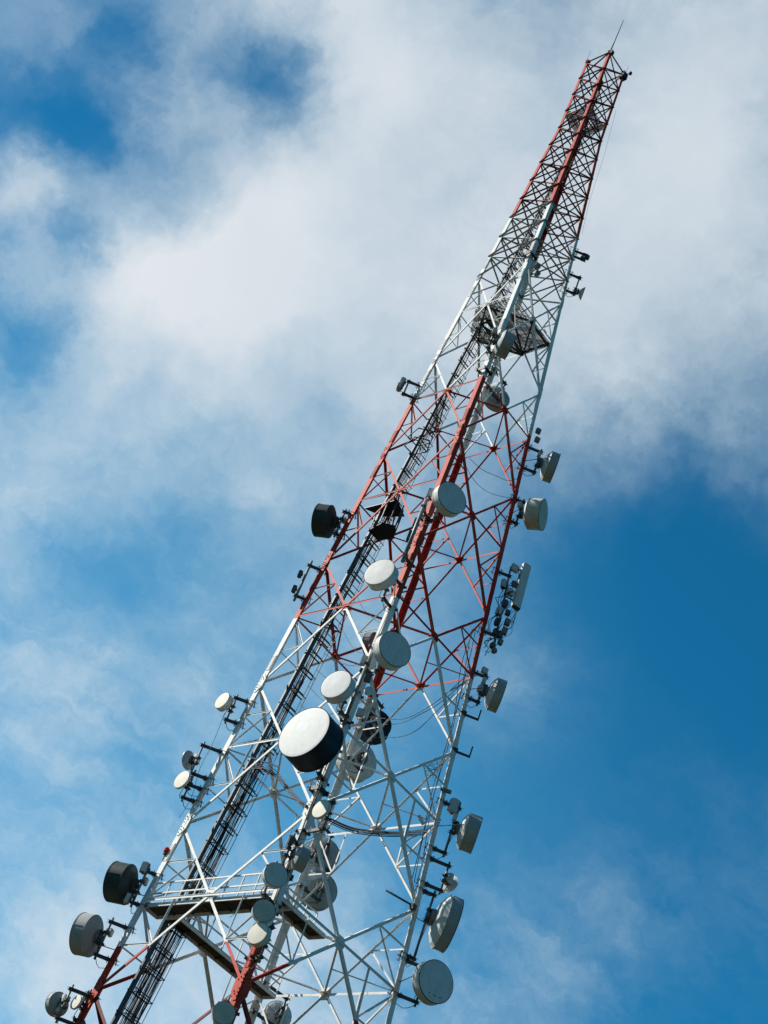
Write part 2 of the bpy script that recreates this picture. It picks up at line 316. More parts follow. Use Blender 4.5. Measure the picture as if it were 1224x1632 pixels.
for i in range(len(PZ)-1):
    z1, z2 = PZ[i], PZ[i+1]; w1, w2 = W(z1), W(z2); tt = w1/(w1+w2); zc = z1+(z2-z1)*tt
    big = 0.20-0.008*i; mids = []
    for (a, b, n) in FACES:
        nn = slope_n(legp(a, z1), None, n)
        a1, b1, a2, b2 = legp(a, z1), legp(b, z1), legp(a, z2), legp(b, z2)
        ac, bc = legp(a, zc), legp(b, zc); mid = (ac+bc)/2; mids.append((mid, nn))
        angle('diagonal_brace', lerp(a1, b2, .025), lerp(a1, b2, .975), nn, big*0.80, 'in', off=-0.05, side=1)
        angle('diagonal_brace', lerp(b1, a2, .025), lerp(b1, a2, .975), nn, big*0.80, 'in', off=-0.075, side=-1)
        angle('horizontal_brace', lerp(ac, bc, .03), lerp(ac, bc, .97), nn, big*0.72, 'out', off=-0.03, side=1, fw=big*0.22)
        s = big*0.46
        for (lg, c1) in ((a, ac), (b, bc)):
            for (corner, zz) in ((legp(lg, z1), z1), (legp(lg, z2), z2)):
                qp = (corner+mid)/2; lq = legp(lg, qp.z)
                angle('secondary_brace', qp, lq, nn, s, 'out', off=-0.10, side=1, fw=s*0.55)
                angle('secondary_brace', qp, lerp(c1, qp, 0.02), nn, s*1.1, 'out', off=-0.13, side=-1)
                if zz == z1 and i <= 4:
                    angle('secondary_brace', qp, (c1+mid)/2, nn, s, 'out', off=-0.11, side=1)
        if i == 8:
            qa = legp(a, zc+(z2-zc)*.5); qb = legp(b, zc+(z2-zc)*.5)
            angle('horizontal_brace', qa, qb, nn, 0.08, 'out', off=-0.09, side=1)
        # gusset plates: at the crossing and at the leg nodes
        along = (bc-ac).normalized(); upn = nn.cross(along).normalized()
        if upn.z < 0: upn = -upn
        gw = 0.66-0.03*i
        c0 = mid-nn*0.10
        pl = MB().poly([c0+along*x*gw+upn*y*gw for x, y in ((-.62, -.18), (-.34, -.55), (.34, -.55), (.62, -.18), (.62, .18), (.34, .55), (-.34, .55), (-.62, .18))], 0.03)
        pl.box(c0-nn*gw*0.28, along, nn, upn, (gw*0.95, gw*0.5, 0.03))
        for x in (-.45, -.2, .2, .45):
            for y in (-.3, 0.0, .3): pl.box(c0+along*x*gw*.8+upn*y*gw+nn*0.03, along, upn, nn, (0.045, 0.045, 0.04))
        gus.append((mid.z, pl))
        for (lg, sgn) in ((a, 1), (b, -1)):
            p0 = legp(lg, z2); ldir = (legp(lg, z2+0.5)-legp(lg, z2-0.5)).normalized(); al = along*sgn
            q = 0.80-0.045*i; c0 = p0+nn*0.022
            pl = MB().poly([c0+al*0.02+ldir*q*.95, c0+al*0.25*q+ldir*q*1.0, c0+al*0.66*q+ldir*q*.42, c0+al*0.66*q-ldir*q*.42, c0+al*0.25*q-ldir*q*1.0, c0+al*0.02-ldir*q*.95], 0.022)
            for x, y in ((.1, .7), (.1, .45), (.1, -.45), (.1, -.7), (.3, .55), (.42, .38), (.3, -.55), (.42, -.38), (.1, .2), (.1, -.2)):
                pl.box(c0+al*x*q+ldir*y*q+nn*0.025, al, ldir, nn, (0.045, 0.045, 0.04))
            gus.append((z2, pl))
    # plan bracing: a diamond joining the four crossing points
    for j in range(4):
        A, na = mids[j]; B, nb = mids[(j+1) % 4]
        A = A-na*0.15; B = B-nb*0.15
        mb = MB(); d = (B-A).normalized(); sd_ = d.cross(Z)
        q = big*0.55; mb.prof(A, B, sd_, Z, [(-q/2, 0), (q/2, 0), (q/2, q), (q/2-.02, q), (q/2-.02, .02), (-q/2, .02)])
        collect('plan_brace', mb, A.z)
        if i <= 5:
            lg = legp(('F', 'R', 'B', 'L')[j], A.z); m_ = (A+B)/2
            mb = MB(); d = (m_-lg).normalized(); sd_ = d.cross(Z); q = big*0.36
            mb.prof(lg+d*0.2, m_, sd_, Z, [(-q/2, -.03), (q/2, -.03), (q/2, q-.03), (q/2-.015, q-.03), (q/2-.015, -.015), (-q/2, -.015)])
            collect('plan_brace', mb, A.z)
for i in range(len(TZ)-1):
    z1, z2 = TZ[i], TZ[i+1]
    for (a, b, n) in FACES:
        nn = slope_n(legp(a, z1), None, n)
        a1, b1, a2, b2 = legp(a, z1), legp(b, z1), legp(a, z2), legp(b, z2)
        red_ = 0.125 if i < 4 else 0.11
        fl = 'out' if a in 'LF' else 'in'            # the toe of each angle points at whoever looks up from the road
        angle('diagonal_brace', lerp(a1, b2, -.01), lerp(a1, b2, 1.0), nn, red_, fl, off=-0.03, side=-1)
        angle('diagonal_brace', lerp(b1, a2, .03), lerp(b1, a2, .97), nn, red_*0.8, fl, off=-0.08, side=-1)
        angle('horizontal_brace', a2, b2, nn, red_*0.95, fl, off=-0.045, side=-1)
        if a == 'L': angle('secondary_brace', lerp(a2, b1, .03), lerp(a2, b1, .97), nn, red_*0.42, 'in', off=-0.02, side=1)
    # light plan brace across every other bay
    if i % 2:
        mb = MB().beam(legp('F', z2)+V(-.1, .1, -.02), legp('B', z2)+V(.1, -.1, -.02), 0.05, 0.05); collect('plan_brace', mb, z2)
        mb = MB().beam(legp('L', z2)+V(.1, .1, -.08), legp('R', z2)+V(-.1, -.1, -.08), 0.05, 0.05); collect('plan_brace', mb, z2)
for kind, lst in ALL.items():
    vis = sorted([x for x in lst if x[0] > 22], key=lambda x: x[0]) + sorted([x for x in lst if x[0] <= 22], key=lambda x: -x[0])
    for zm, mb in vis[:100]: mb.build(kind, PAINT_SHADE if zm > 77.7 else PAINT, tower)
    if len(vis) > 100:
        big_ = MB()
        for zm, mb in vis[100:]: big_.merge(mb)
        o = big_.build(kind, PAINT_SHADE if kind != 'secondary_brace' else PAINT, tower); o['kind'] = 'stuff'
gus = sorted([x for x in gus if x[0] > 22], key=lambda x: x[0]) + [x for x in gus if x[0] <= 22]
for zm, mb in gus[:100]: mb.build('gusset_plate', PAINT, tower)
if len(gus) > 100:
    big_ = MB()
    for zm, mb in gus[100:]: big_.merge(mb)
    big_.build('gusset_plate', PAINT, tower)['kind'] = 'stuff'
# the four legs: heavy steel angles, heel outwards
for k, (sx, sy) in SG.items():
    mb = MB()
    def ring(z, w, t):
        c = legp(k, z)
        return [c+V(-sx*px, -sy*py, 0) for px, py in ((0, 0), (w, 0), (w, t), (t, t), (t, w), (0, w))]
    zs = [0, 30, 61, 80, 94.57, 103.0]; ws = [0.36, 0.33, 0.31, 0.27, 0.22, 0.20]
    mb.quad_ring([ring(z, w, 0.032) for z, w in zip(zs, ws)])
    leg = mb.build('leg', PAINT, tower)
    for z in [p+1.35 for p in PZ[2:]]+[p-1.6 for p in PZ[3:]]:
        s_ = MB(); ldir = (legp(k, z+.5)-legp(k, z-.5)).normalized(); c = legp(k, z)
        for (ax, nx) in ((V(-sx, 0, 0), V(0, sy, 0)), (V(0, -sy, 0), V(sx, 0, 0))):
            s_.box(c+ax*0.155+nx*0.012, ax, nx, ldir, (0.25, 0.022, 1.0))
            for y in range(-5, 6):
                for x in (.08, .22): s_.box(c+ax*x+nx*0.032+ldir*y*0.085, ax, nx, ldir, (0.032, 0.024, 0.032))
        s_.build('splice_plate', PAINT, leg)
    cap = MB(); c = legp(k, 103.0); cap.box(c+V(-sx*.1, -sy*.1, .03), (1, 0, 0), (0, 1, 0), (0, 0, 1), (.30, .30, .06)); cap.build('cap_plate', PAINT, leg)

# ------------------------------------------------------------------ cable ladder, its brackets and the feeder cables
def ladp(z, dy=0.0, dx=0.0): return V(-W(z)+0.60+dx, -W(z)+1.38+dy, z)
lad = empty('cable_ladder', ladp(18), 'dark steel cable ladder climbing inside the left face of the tower', 'ladder')
lo = lad.location
zs = [18+i*4 for i in range(21)]+[101.0]
for dy, w in ((0.0, 0.22), (0.50, 0.045)):
    mb = MB(); prof = []
    for z in zs:
        k = 1.0 if z < 52 else max(0.5, 1.0-(z-52)/64)
        c = ladp(z, dy*k); h = w*k/2
        prof.append([c+V(-.03, -h, 0), c+V(.10, -h, 0), c+V(.10, h, 0), c+V(-.03, h, 0)])
    mb.quad_ring(prof); mb.build('stringer', MT['dark'], lad, lo)
mb = MB(); z = 18.2
while z < 101: mb.beam(ladp(z, 0), ladp(z, .50), .015, .015); z += 0.45
mb.build('rung_run', MT['dark'], lad, lo)
z = 19.0; k_ = 0
while z < 100:
    f = max(0.34, 1.0-max(0, z-32)/62*0.66); wd = 0.25+0.95*f
    mb = MB(); mb.beam(ladp(z, -.15), ladp(z, wd), .05, .06); mb.beam(ladp(z+.28, 0.1), ladp(z+.28, wd), .035, .045)
    mb.beam(ladp(z, wd-.02, .02), ladp(z+.28, wd-.02, .02), .035, .035)
    mb.beam(ladp(z, .1, .35*f), ladp(z, wd, .35*f), .035, .045); mb.beam(ladp(z, wd, 0), ladp(z, wd, .37*f), .035, .035); mb.beam(ladp(z, .12, 0), ladp(z, .12, .37*f), .035, .035)
    if z > 48: mb.beam(ladp(z+.28, wd-.02, .0), ladp(z+.28, wd-.02, .42*f+.1), .03, .03); mb.beam(ladp(z+.28, .3, .42*f+.1), ladp(z+.28, wd, .42*f+.1), .03, .03)
    mb.build('cable_bracket', MT['dark'], lad, lo)
    z += 1.05+0.3*random.random(); k_ += 1
random.seed(3)
for i in range(34):
    top = [100, 98, 90, 84, 76, 70, 64, 60, 57, 55, 53, 51, 49, 47, 46, 45, 44, 43, 42, 41, 40.5, 40, 39.6, 39.2, 39, 38, 37, 36, 35, 34, 33, 32.5, 32, 31.5][i]
    lay = i % 3; dy = 0.20+0.030*i+0.01*random.random(); dx = 0.03+0.03*lay
    if top > 60: dy = 0.2+0.06*(i % 8)
    r = random.choice((0.012, 0.014, 0.019)); pts = []; z = 18.0; ph = random.random()*6
    while z <= top:
        pts.append(ladp(z, dy+0.035*math.sin(z*0.9+ph)+0.03*math.sin(z*0.31+2*ph), dx+0.05*math.sin(z*0.7+ph*1.7))); z += 0.55
    m = MB().tube(pts, r, 6)
    tag(m.build('feeder_cable', MT['cable'], None, pts[0]), 'black feeder cable clipped in the bundle on the cable ladder', 'cable', 'feeder cables on the cable ladder')

for (fx, fy) in ((.02, 1.0), (.33, 1.0), (.33, .12)):                      # rods that close the brackets into a cage
    pts = []; z = 19.0
    while z < 99:
        f = max(0.34, 1.0-max(0, z-32)/62*0.66); pts.append(ladp(z, (0.25+0.95*f)*fy, fx*f)); z += 4
    MB().tube(pts, .017, 6).build('cage_rod', MT['dark'], lad, lo)

# ------------------------------------------------------------------ walkway inside the tower
zd = 30.95; w = W(zd)
def deck(name, pts, lab, m='deck', th=0.05, beams=True, cat='walkway'):
    P = [V(*p) for p in pts]; c = P[0]
    t = empty(name, c, lab, cat)
    d = MB().poly(P, th); d.build('deck_plate', MT[m], t, c)
    if beams:
        for i in range(len(P)):
            A, B = P[i], P[(i+1) % len(P)]
            b = MB().beam(A-V(0, 0, .10), B-V(0, 0, .10), .06, .16, (0, 0, 1)); b.build('edge_beam', MT['rail'] if m == 'deck' else MT['grate'], t, c)
        L_ = (P[1]-P[0]).length; k = int(L_/1.1)
        for i in range(1, k):
            A = lerp(P[0], P[1], i/k); B = lerp(P[3], P[2], i/k)
            MB().beam(A-V(0, 0, .07), B-V(0, 0, .07), .05, .09, (0, 0, 1)).build('cross_beam', MT[m], t, c)
    return t
deck('walkway', [(-w+.05, -w+.18, zd-.12), (w-.2, -w+.18, zd-.12), (w-.2, -w+1.2, zd-.12), (-w+.05, -w+1.2, zd-.12)], 'dark steel walkway deck just behind the left front face')
deck('walkway', [(-w+.55, -w+1.25, zd-.16), (-w+.55, w-.35, zd-.16), (-w+1.5, w-.35, zd-.16), (-w+1.5, -w+1.25, zd-.16)], 'dark steel walkway deck running back from the cable ladder towards the back leg')
deck('walkway', [(w-1.15, -w+1.25, zd-.14), (w-1.15, -w+3.6, zd-.14), (w-.2, -w+3.6, zd-.14), (w-.2, -w+1.25, zd-.14)], 'short dark walkway deck behind the front leg')
def guard_rail(A, B, lab, h=1.1, n=7):
    A = V(*A); B = V(*B); t = empty('guard_rail', A, lab, 'railing'); d = (B-A).normalized()
    for hh in (h, h*.5): MB().beam(A+Z*hh, B+Z*hh, .05, .07, (0, 0, 1)).build('rail', MT['rail'], t, A)
    for i in range(n+1):
        p = lerp(A, B, i/n); MB().beam(p, p+Z*(h-.03), .06, .045, tuple(d)).build('post', MT['rail'], t, A)
    return t
guard_rail((-w+.3, -w+.24, zd-.1), (w-.9, -w+.24, zd-.1), 'white guard rail along the outer edge of the walkway behind the left front face', n=8)
guard_rail((-w+1.52, -w+2.2, zd-.14), (-w+1.52, w-.4, zd-.14), 'white guard rail along the walkway running to the back leg', n=6)
guard_rail((w-1.17, -w+1.3, zd-.12), (w-1.17, -w+3.6, zd-.12), 'short white guard rail on the walkway behind the front leg', n=3)

# upper grating platform
zp = 73.75; w = W(zp)
plat = empty('grating_platform', (0, 0, zp), 'grey open grating platform across the white upper section', 'platform')
def infill(a, b):
    if a < .0 or b < .0 or a > 1 or b > 1: return False
    if a+b < .30: return False
    if b-a > .52: return False
    if .17 < a < .34 and .20 < b < .40: return False
    return True
def grating(cellf, z, wz, step, bw, cross, parent, name='grating'):
    mb = MB(); y = -wz
    n = int(2*wz/step)
    for axis, st, bww, dz in ((0, step, bw, 0.0), (1, cross, bw*0.8, 0.006)):
        k = 0.0
        while k < 2*wz:
            run = None; q = 0.0
            while q <= 2*wz+.05:
                a, b = (q/(2*wz), k/(2*wz)) if axis == 0 else (k/(2*wz), q/(2*wz))
                ok = q <= 2*wz and cellf(a, b)
                if ok and run is None: run = q
                if not ok and run is not None:
                    if q-run > .08:
                        if axis == 0: mb.beam(V(-wz+run, -wz+k, z+dz), V(-wz+q, -wz+k, z+dz), bww, .03, (0, 0, 1))
                        else: mb.beam(V(-wz+k, -wz+run, z+dz), V(-wz+k, -wz+q, z+dz), bww, .03, (0, 0, 1))
                    run = None
                q += .05
            k += st
    return mb.build(name, MT['grate'], parent, parent.location)
grating(lambda a, b: infill(a, b) and a-b < .5, zp, w-.08, .085, .058, .40, plat)
grating(lambda a, b: infill(a, b) and a-b >= .5, zp, w-.08, .11, .042, .22, plat)
for A, B in (((0, -1), (1, 0)), ((1, 0), (0, 1)), ((0, 1), (-1, 0)), ((-1, 0), (0, -1)), ((0, 1), (0.15, -.85)), ((0, 1), (.55, -.4)), ((0, .98), (-.5, -.4)), ((1, .9), (.05, .9)), ((.95, 1), (.95, 0)), ((-.5, -.5), (.5, -.5)), ((-.5, -.5), (-.5, .45)), ((-.27, -.62), (-.27, .3))):
    MB().beam(V(A[0]*w*.96, A[1]*w*.96, zp-.09), V(B[0]*w*.96, B[1]*w*.96, zp-.09), .09, .12, (0, 0, 1)).build('support_beam', MT['dark'], plat, plat.location)
# small rest platform by the cable ladder
rest_ = empty('rest_platform', (-.8, -2.5, 55.2), 'small black caged rest platform beside the cable ladder in the red section', 'platform')
ro = rest_.location
MB().poly([(-2.45, -2.90, 56.65), (-0.07, -2.86, 56.65), (-0.49, -1.58, 56.65), (-1.73, -1.97, 56.65)], .05).build('roof_plate', MT['navy'], rest_, ro)
MB().poly([(-1.63, -2.68, 54.95), (-0.45, -2.94, 54.95), (0.21, -2.46, 54.95), (-0.53, -1.69, 54.95), (-1.58, -1.80, 54.95)], .07).build('floor_plate', MT['navy'], rest_, ro)
for p in ((-1.58, -2.63), (-0.53, -3.01), (0.17, -2.46), (-0.53, -1.75), (-1.52, -1.85), (-0.14, -2.74), (-0.20, -2.07), (-1.08, -2.84)):
    MB().beam(V(p[0], p[1], 54.95), V(p[0], p[1], 56.65), .06, .06).build('cage_post', MT['dark'], rest_, ro)
for zz in (61.57, 62.29):
    mb = MB(); P = [(-1.58, -2.63), (-0.53, -3.01), (0.17, -2.46), (-0.53, -1.75), (-1.52, -1.85)]
    for i in range(5): mb.beam(V(*P[i], zz), V(*P[(i+1) % 5], zz), .05, .05)
    mb.build('cage_rail', MT['dark'], rest_, ro)
# top platform: a square ring of grating
zt = 96.1; wt = W(zt)
tp = empty('top_platform', (0, 0, zt), 'grey square ring platform near the tower top', 'platform')
for a, b, c, d in ((-1, -1, 1, -.45), (-1, .45, 1, 1), (-1, -.45, -.45, .45), (.45, -.45, 1, .45)):
    q = wt*.98
    mb = MB(); x = a*q
    while x <= c*q: mb.beam(V(x, b*q, zt), V(x, d*q, zt), .040, .02, (0, 0, 1)); x += .062
    y = b*q
    while y <= d*q+.01: mb.beam(V(a*q, y, zt+.004), V(c*q, y, zt+.004), .03, .03, (0, 0, 1)); y += (d-b)*q/3
    mb.build('grating_panel', MT['silver'], tp, tp.location)
for s_ in (-.45, .45):
    MB().beam(V(-wt, s_*wt, zt-.06), V(wt, s_*wt, zt-.06), .05, .08, (0, 0, 1)).build('support_beam', MT['dark'], tp, tp.location)
    MB().beam(V(s_*wt, -wt, zt-.1), V(s_*wt, wt, zt-.1), .05, .08, (0, 0, 1)).build('support_beam', MT['dark'], tp, tp.location)

# ------------------------------------------------------------------ dishes
DISHES=[
    ('F',(3.31,-2.00,68.74),55,1.61,0.65,(2.61,-2.99),'grey','mid','drum','grey drum dish seen edge-on just under the upper grating platform'),
    ('B',(-3.08,4.00,72.41),150,1.65,0.50,(-2.15,3.47),'mid','mid','back','round grey dish back among the braces just below the upper grating platform'),
    ('F',(4.88,-3.51,54.78),343,1.80,0.50,(3.83,-3.18),'grey','pale','drum','grey-faced drum dish with a sunlit left rim on the red part of the front leg'),
    ('F',(3.76,-5.32,48.40),281,1.65,0.49,(3.55,-4.27),'white','grey','drum','bright white drum dish on the front leg beside its red-to-white paint change'),
    ('F',(5.51,-4.06,44.14),342,1.78,0.53,(4.43,-3.71),'grey','pale','drum','grey-faced drum dish with a pale left rim on the white part of the front leg'),
    ('F',(4.18,-5.58,41.14),280,1.58,0.47,(4.00,-4.56),'white','grey','drum','bright white drum dish directly above the largest dish on the tower'),
    ('F',(4.46,-6.51,37.70),275,2.70,1.16,(4.29,-4.58),'white','navy','drum','largest drum dish on the tower, white face and black shroud'),
    ('F',(5.51,-4.86,34.60),272,0.91,0.14,(5.49,-4.30),'cream','pale','drum','small cream dish on the front leg right under the largest dish'),
    ('L',(-4.30,-5.05,42.00),268,0.95,0.31,(-4.27,-4.31),'cream','grey','drum','small cream drum dish, topmost of the cream dishes on the left leg'),
    ('L',(-5.16,-4.79,38.63),188,0.96,0.10,(-4.64,-4.71),'pale','silver','open','shallow grey dish seen from behind, above a cream dish on the left leg'),
    ('L',(-4.53,-5.15,37.19),270,0.97,0.12,(-4.53,-4.59),'cream','grey','drum','small cream dish facing left just below a shallow grey dish'),
    ('L',(-5.93,-5.31,31.50),206,1.88,0.79,(-4.66,-4.69),'green','green','drum','dark green drum dish on the white left leg beside the walkway'),
    ('L',(-6.14,-5.59,28.61),204,1.89,0.62,(-5.00,-5.09),'mid','mid','drum','grey drum dish with a raised hub on the left leg below the dark green one'),
    ('L',(-6.01,-5.30,25.24),176,1.06,0.26,(-5.29,-5.35),'pale','mid','box','grey dish with a pale rim and two radio boxes in the lower left corner'),
    ('L',(-4.79,-5.21,25.40),266,0.66,0.10,(-4.76,-4.73),'cream','grey','drum','tiny cream dish beside the two-box grey dish in the lower left corner'),
    ('F',(5.49,-5.73,24.43),322,0.92,0.23,(4.97,-5.32),'olive','grey','drum','plain grey disc dish in front of the red gusset at the bottom edge'),
    ('F',(5.23,-5.40,28.18),279,0.98,0.29,(5.11,-4.67),'cream','pale','drum','cream-faced dish, lowest of the three dishes grouped in front of the walkway'),
    ('F',(5.25,-5.52,29.16),322,0.96,0.24,(4.71,-5.10),'olive','pale','drum','grey-green rimmed dish, middle of the three dishes grouped in front of the walkway'),
    ('F',(5.12,-5.51,30.89),334,1.06,0.27,(4.47,-5.20),'grey','pale','drum','grey-faced dish in front of the walkway railing, highest of three'),
    ('F',(5.00,-4.08,32.48),57,1.14,0.46,(4.50,-4.86),'grey','mid','drum','grey drum dish seen edge-on on the front leg just above the walkway railing'),
    ('B',(-5.00,5.49,39.59),145,1.76,0.53,(-4.09,4.84),'mid','mid','back','round grey dish behind the back leg beside the red beacon'),
    ('B',(-4.90,5.94,37.71),150,1.97,0.55,(-3.87,5.35),'mid','mid','back','large dark grey dish back with a round hub, behind the back leg above the walkway'),
    ('B',(-4.58,5.36,47.72),140,1.89,0.66,(-3.60,4.54),'navy','navy','back','black round dish behind the back leg, right of the largest dish'),
    ('B',(-4.92,5.20,45.36),160,2.20,0.66,(-3.66,4.74),'pale','pale','back','pale ribbed dish back behind the back leg, just below the black round dish'),
    ('R',(6.09,4.86,31.69),345,1.94,0.50,(5.00,5.15),'grey','pale','drum','grey-faced drum dish with a pale left rim, lowest on the right leg'),
    ('R',(5.31,5.67,35.04),53,2.61,0.55,(4.53,4.62),'grey','mid','drum','largest dish on the right leg, its white back lit by the sun'),
    ('R',(4.61,5.35,37.17),95,0.91,0.09,(4.66,4.83),'grey','grey','open','small shallow dish with a radio box, right above the largest dish of the right leg'),
    ('R',(5.28,5.43,39.89),46,1.84,0.63,(4.42,4.54),'grey','mid','drum','grey drum dish seen edge-on below a radio box on the white right leg'),
    ('R',(4.60,4.83,48.04),49,1.77,0.49,(3.89,4.01),'grey','mid','drum','grey drum dish edge-on on the right leg at its red-to-white paint change'),
    ('R',(3.88,4.09,64.28),48,1.83,0.49,(3.14,3.27),'grey','mid','drum','topmost drum dish of the right leg, edge-on with a sunlit white back'),
    ('R',(4.41,3.80,60.19),24,1.81,0.80,(3.13,3.23),'olive','olive','drum','weathered olive drum dish facing right above the panel antenna'),
    ('R',(2.64,2.78,79.20),48,0.89,0.11,(2.28,2.38),'pale','pale','cone','tiny white conical dish on an outrigger pole high on the right leg'),
    ('B',(-4.95,6.34,30.86),150,1.44,0.43,(-4.11,5.86),'grey','pale','back','pale round dish back at the bottom edge behind the red front leg'),
    ('B',(-4.79,2.97,51.97),195,1.39,0.42,(-3.88,3.21),'dgrey','dgrey','drum','small dark dish mostly hidden behind a grey-faced dish of the front leg'),
    ('L',(-4.56,-3.96,55.38),207,1.85,0.74,(-3.35,-3.34),'green','green','drum','dark green drum dish on the red upper part of the left leg'),
]
def clamp_arm(t, pole_xy, leg, z, hw=.05):
    """standoff arm from a vertical pole to a tower leg, with clamp plates and threaded rods"""
    org = t.location; L = legp(leg, z); sx, sy = SG[leg]
    Lc = L+V(-sx*.1, -sy*.1, 0); P = V(pole_xy[0], pole_xy[1], z); d = (Lc-P); d.z = 0; ln = d.length; d = d.normalized(); s = d.cross(Z)
    MB().beam(P-d*.12, Lc, hw*1.9, hw*3.0, (0, 0, 1)).build('standoff_arm', MT['steel'], t, org)
    c = MB()
    c.box(Lc-d*.22, s, d, Z, (.55, .035, .14)); c.box(Lc+d*.20, s, d, Z, (.55, .035, .14))
    for q in (-.23, .23): c.cyl(Lc+s*q-d*.34, Lc+s*q+d*.34, .016, 6)
    c.build('leg_clamp', MT['steel'], t, org); c = MB()
    c.box(P, s, d, Z, (.20, .22, .10)); c.cyl(P+s*.12-d*.2, P+s*.12+d*.2, .014, 6); c.cyl(P-s*.12-d*.2, P-s*.12+d*.2, .014, 6)
    c.build('pole_clamp', MT['steel'], t, org)
def radio_box(mb, c, n, d):
    n = Vector(n).normalized(); s = n.cross(Z).normalized(); u = s.cross(n)
    a, b, h = d
    mb.box(c, s, n, u, (a, b*.62, h)); mb.box(Vector(c)+n*b*.42, s, n, u, (a*.86, b*.25, h*.9))
    for i in range(5): mb.box(Vector(c)-n*b*.40+s*(i-2)*a*.19, s, n, u, (a*.06, b*.22, h*.92))
    for i in (-1, 1): mb.cyl(Vector(c)+s*i*a*.22-u*h*.5, Vector(c)+s*i*a*.22-u*h*.62, a*.07, 8)
POLE_OVER = {'below a radio box': (1.3, 1.7), 'largest dish on the right leg': (1.3, 2.5), 'shallow grey dish seen': (1.1, 1.6), 'outrigger': (1.5, .5)}
def dish(leg, P, az, D, sh, pole, face, shroud, style, lab):
    P = V(*P); n = V(math.cos(rad(az)), math.sin(rad(az)), 0); s = n.cross(Z).normalized(); r = D/2; z = P.z
    px, py = pole
    org = V(px, py, z-.8); t = empty('microwave_dish', org, lab, 'dish antenna', 'microwave dishes')
    back = (.17 if sh < .45*D and leg == 'R' else .135)*D; hb = .12*D
    open_ = style in ('open', 'cone', 'box')
    # radome or bowl
    if style in ('drum', 'back', 'box'):
        MB().lathe(P, n, [(0, .016*D), (r*.3, .0125*D), (r*.6, .0075*D), (r*.9, .001*D), (r*.985, -.004*D)], 72).build('radome', MT[face], t, org)
        MB().lathe(P, n, [(r*.984, -.0035*D), (r*1.006, -.001*D), (r*1.020, -.006*D), (r*1.020, -.014*D)], 72).build('rim_gasket', MT['gasket'], t, org)
        mb = MB().lathe(P, n, [(r*.985, -.008*D), (r*1.010, -.010*D), (r*1.016, -.028*D), (r, -.032*D), (r, -sh+.02*D), (r*1.018, -sh+.015*D), (r*1.018, -sh-.012*D), (r*.99, -sh-.014*D)], 72)
        for k in range(3):
            a = 2*math.pi*(k/3+.08); e = (Z*math.cos(a)+s*math.sin(a)); tg = n.cross(e)
            mb.box(P+e*(r+.006)-n*sh*.52, tg, e, n, (.035, .02, sh*.86))
        mb.build('shroud', MT[shroud], t, org)
        bprof = [(r*.99, -sh-.012*D), (r*.86, -sh-back*.42), (r*.62, -sh-back*.80), (r*.30, -sh-back*.96), (r*.22, -sh-back)]
    else:
        k = 1.6 if style == 'cone' else 1.0
        MB().lathe(P, n, [(r, 0), (r*.75, -.075*D*k), (r*.45, -.14*D*k), (.02, -.17*D*k)], 56).build('bowl', MT[face], t, org)
        MB().lathe(P, n, [(r, .012), (r*1.02, .005), (r*1.02, -.02), (r*.99, -.022), (r*.75, -.10*D*k), (r*.45, -.165*D*k), (r*.2, -.2*D*k)], 56).build('reflector_back', MT[shroud], t, org)
        sh = .0; back = .2*D*k; bprof = None
    if bprof:
        bk = MB().lathe(P, n, bprof, 64)
        if style == 'back':
            for k in range(10):
                a = 2*math.pi*k/10; e = Z*math.cos(a)+s*math.sin(a)
                bk.beam(P+e*r*.93-n*(sh+back*.22), P+e*r*.24-n*(sh+back*1.03), .05, .10, tuple(n))
            bk.lathe(P, n, [(r*.62, -sh-back*.62), (r*.65, -sh-back*.80), (r*.58, -sh-back*.84)], 48)
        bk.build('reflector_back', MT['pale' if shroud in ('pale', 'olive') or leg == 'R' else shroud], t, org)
    hp = P-n*(sh+back)
    MB().lathe(hp, n, [(r*.30, 0), (r*.32, -.02*D), (r*.30, -hb*.6), (r*.14, -hb*.65), (r*.12, -hb*1.3), (0, -hb*1.3)], 32).build('hub', MT['dgrey' if shroud != 'green' else 'green'], t, org)
    if 'lowest on the right leg' in lab:
        for k, (xx, yy, ww, hh) in enumerate(((-.36, -.60, .07, .05), (-.19, -.64, .05, .03), (-.11, -.65, .06, .035), (-.03, -.66, .05, .03), (.16, -.66, .05, .05))):
            MB().box(P+s*xx*r*1.2+Z*yy*r+n*.010*D, s, Z, n, (ww, hh, .006)).build('marking', MT['gasket'], t, org)
    # pole, bracket, arms
    up_, dn_ = .75+.16*D, .75+.16*D
    for key, (u_, d_) in POLE_OVER.items():
        if key in lab: up_, dn_ = u_, d_
    pr = .05 if D < 1.2 else .06
    pm = MB().cyl(V(px, py, z-dn_), V(px, py, z+up_), pr, 14); pm.build('mount_pole', MT['pipe'], t, org)
    PP = V(px, py, z); br = MB()
    hb2 = hp-n*hb*.6
    for dz in (-.16*min(D, 1.8), .16*min(D, 1.8)):
        br.beam(hb2+Z*dz*.7-s*.05, PP+Z*dz-s*.02, .05, .08); br.box(PP+Z*dz, s, n, Z, (.22, .2, .11))
        br.cyl(PP+Z*dz+s*.10-n*.2, PP+Z*dz+s*.10+n*.2, .014, 6); br.cyl(PP+Z*dz-s*.10-n*.2, PP+Z*dz-s*.10+n*.2, .014, 6)
    br.box(hb2, s, n, Z, (.16+.08*D, .12, .4*min(D, 1.6)))
    br.build('pan_bracket', MT['steel'], t, org)
    for zz in (z+up_-.22, z-dn_+.22): clamp_arm(t, (px, py), leg, zz)
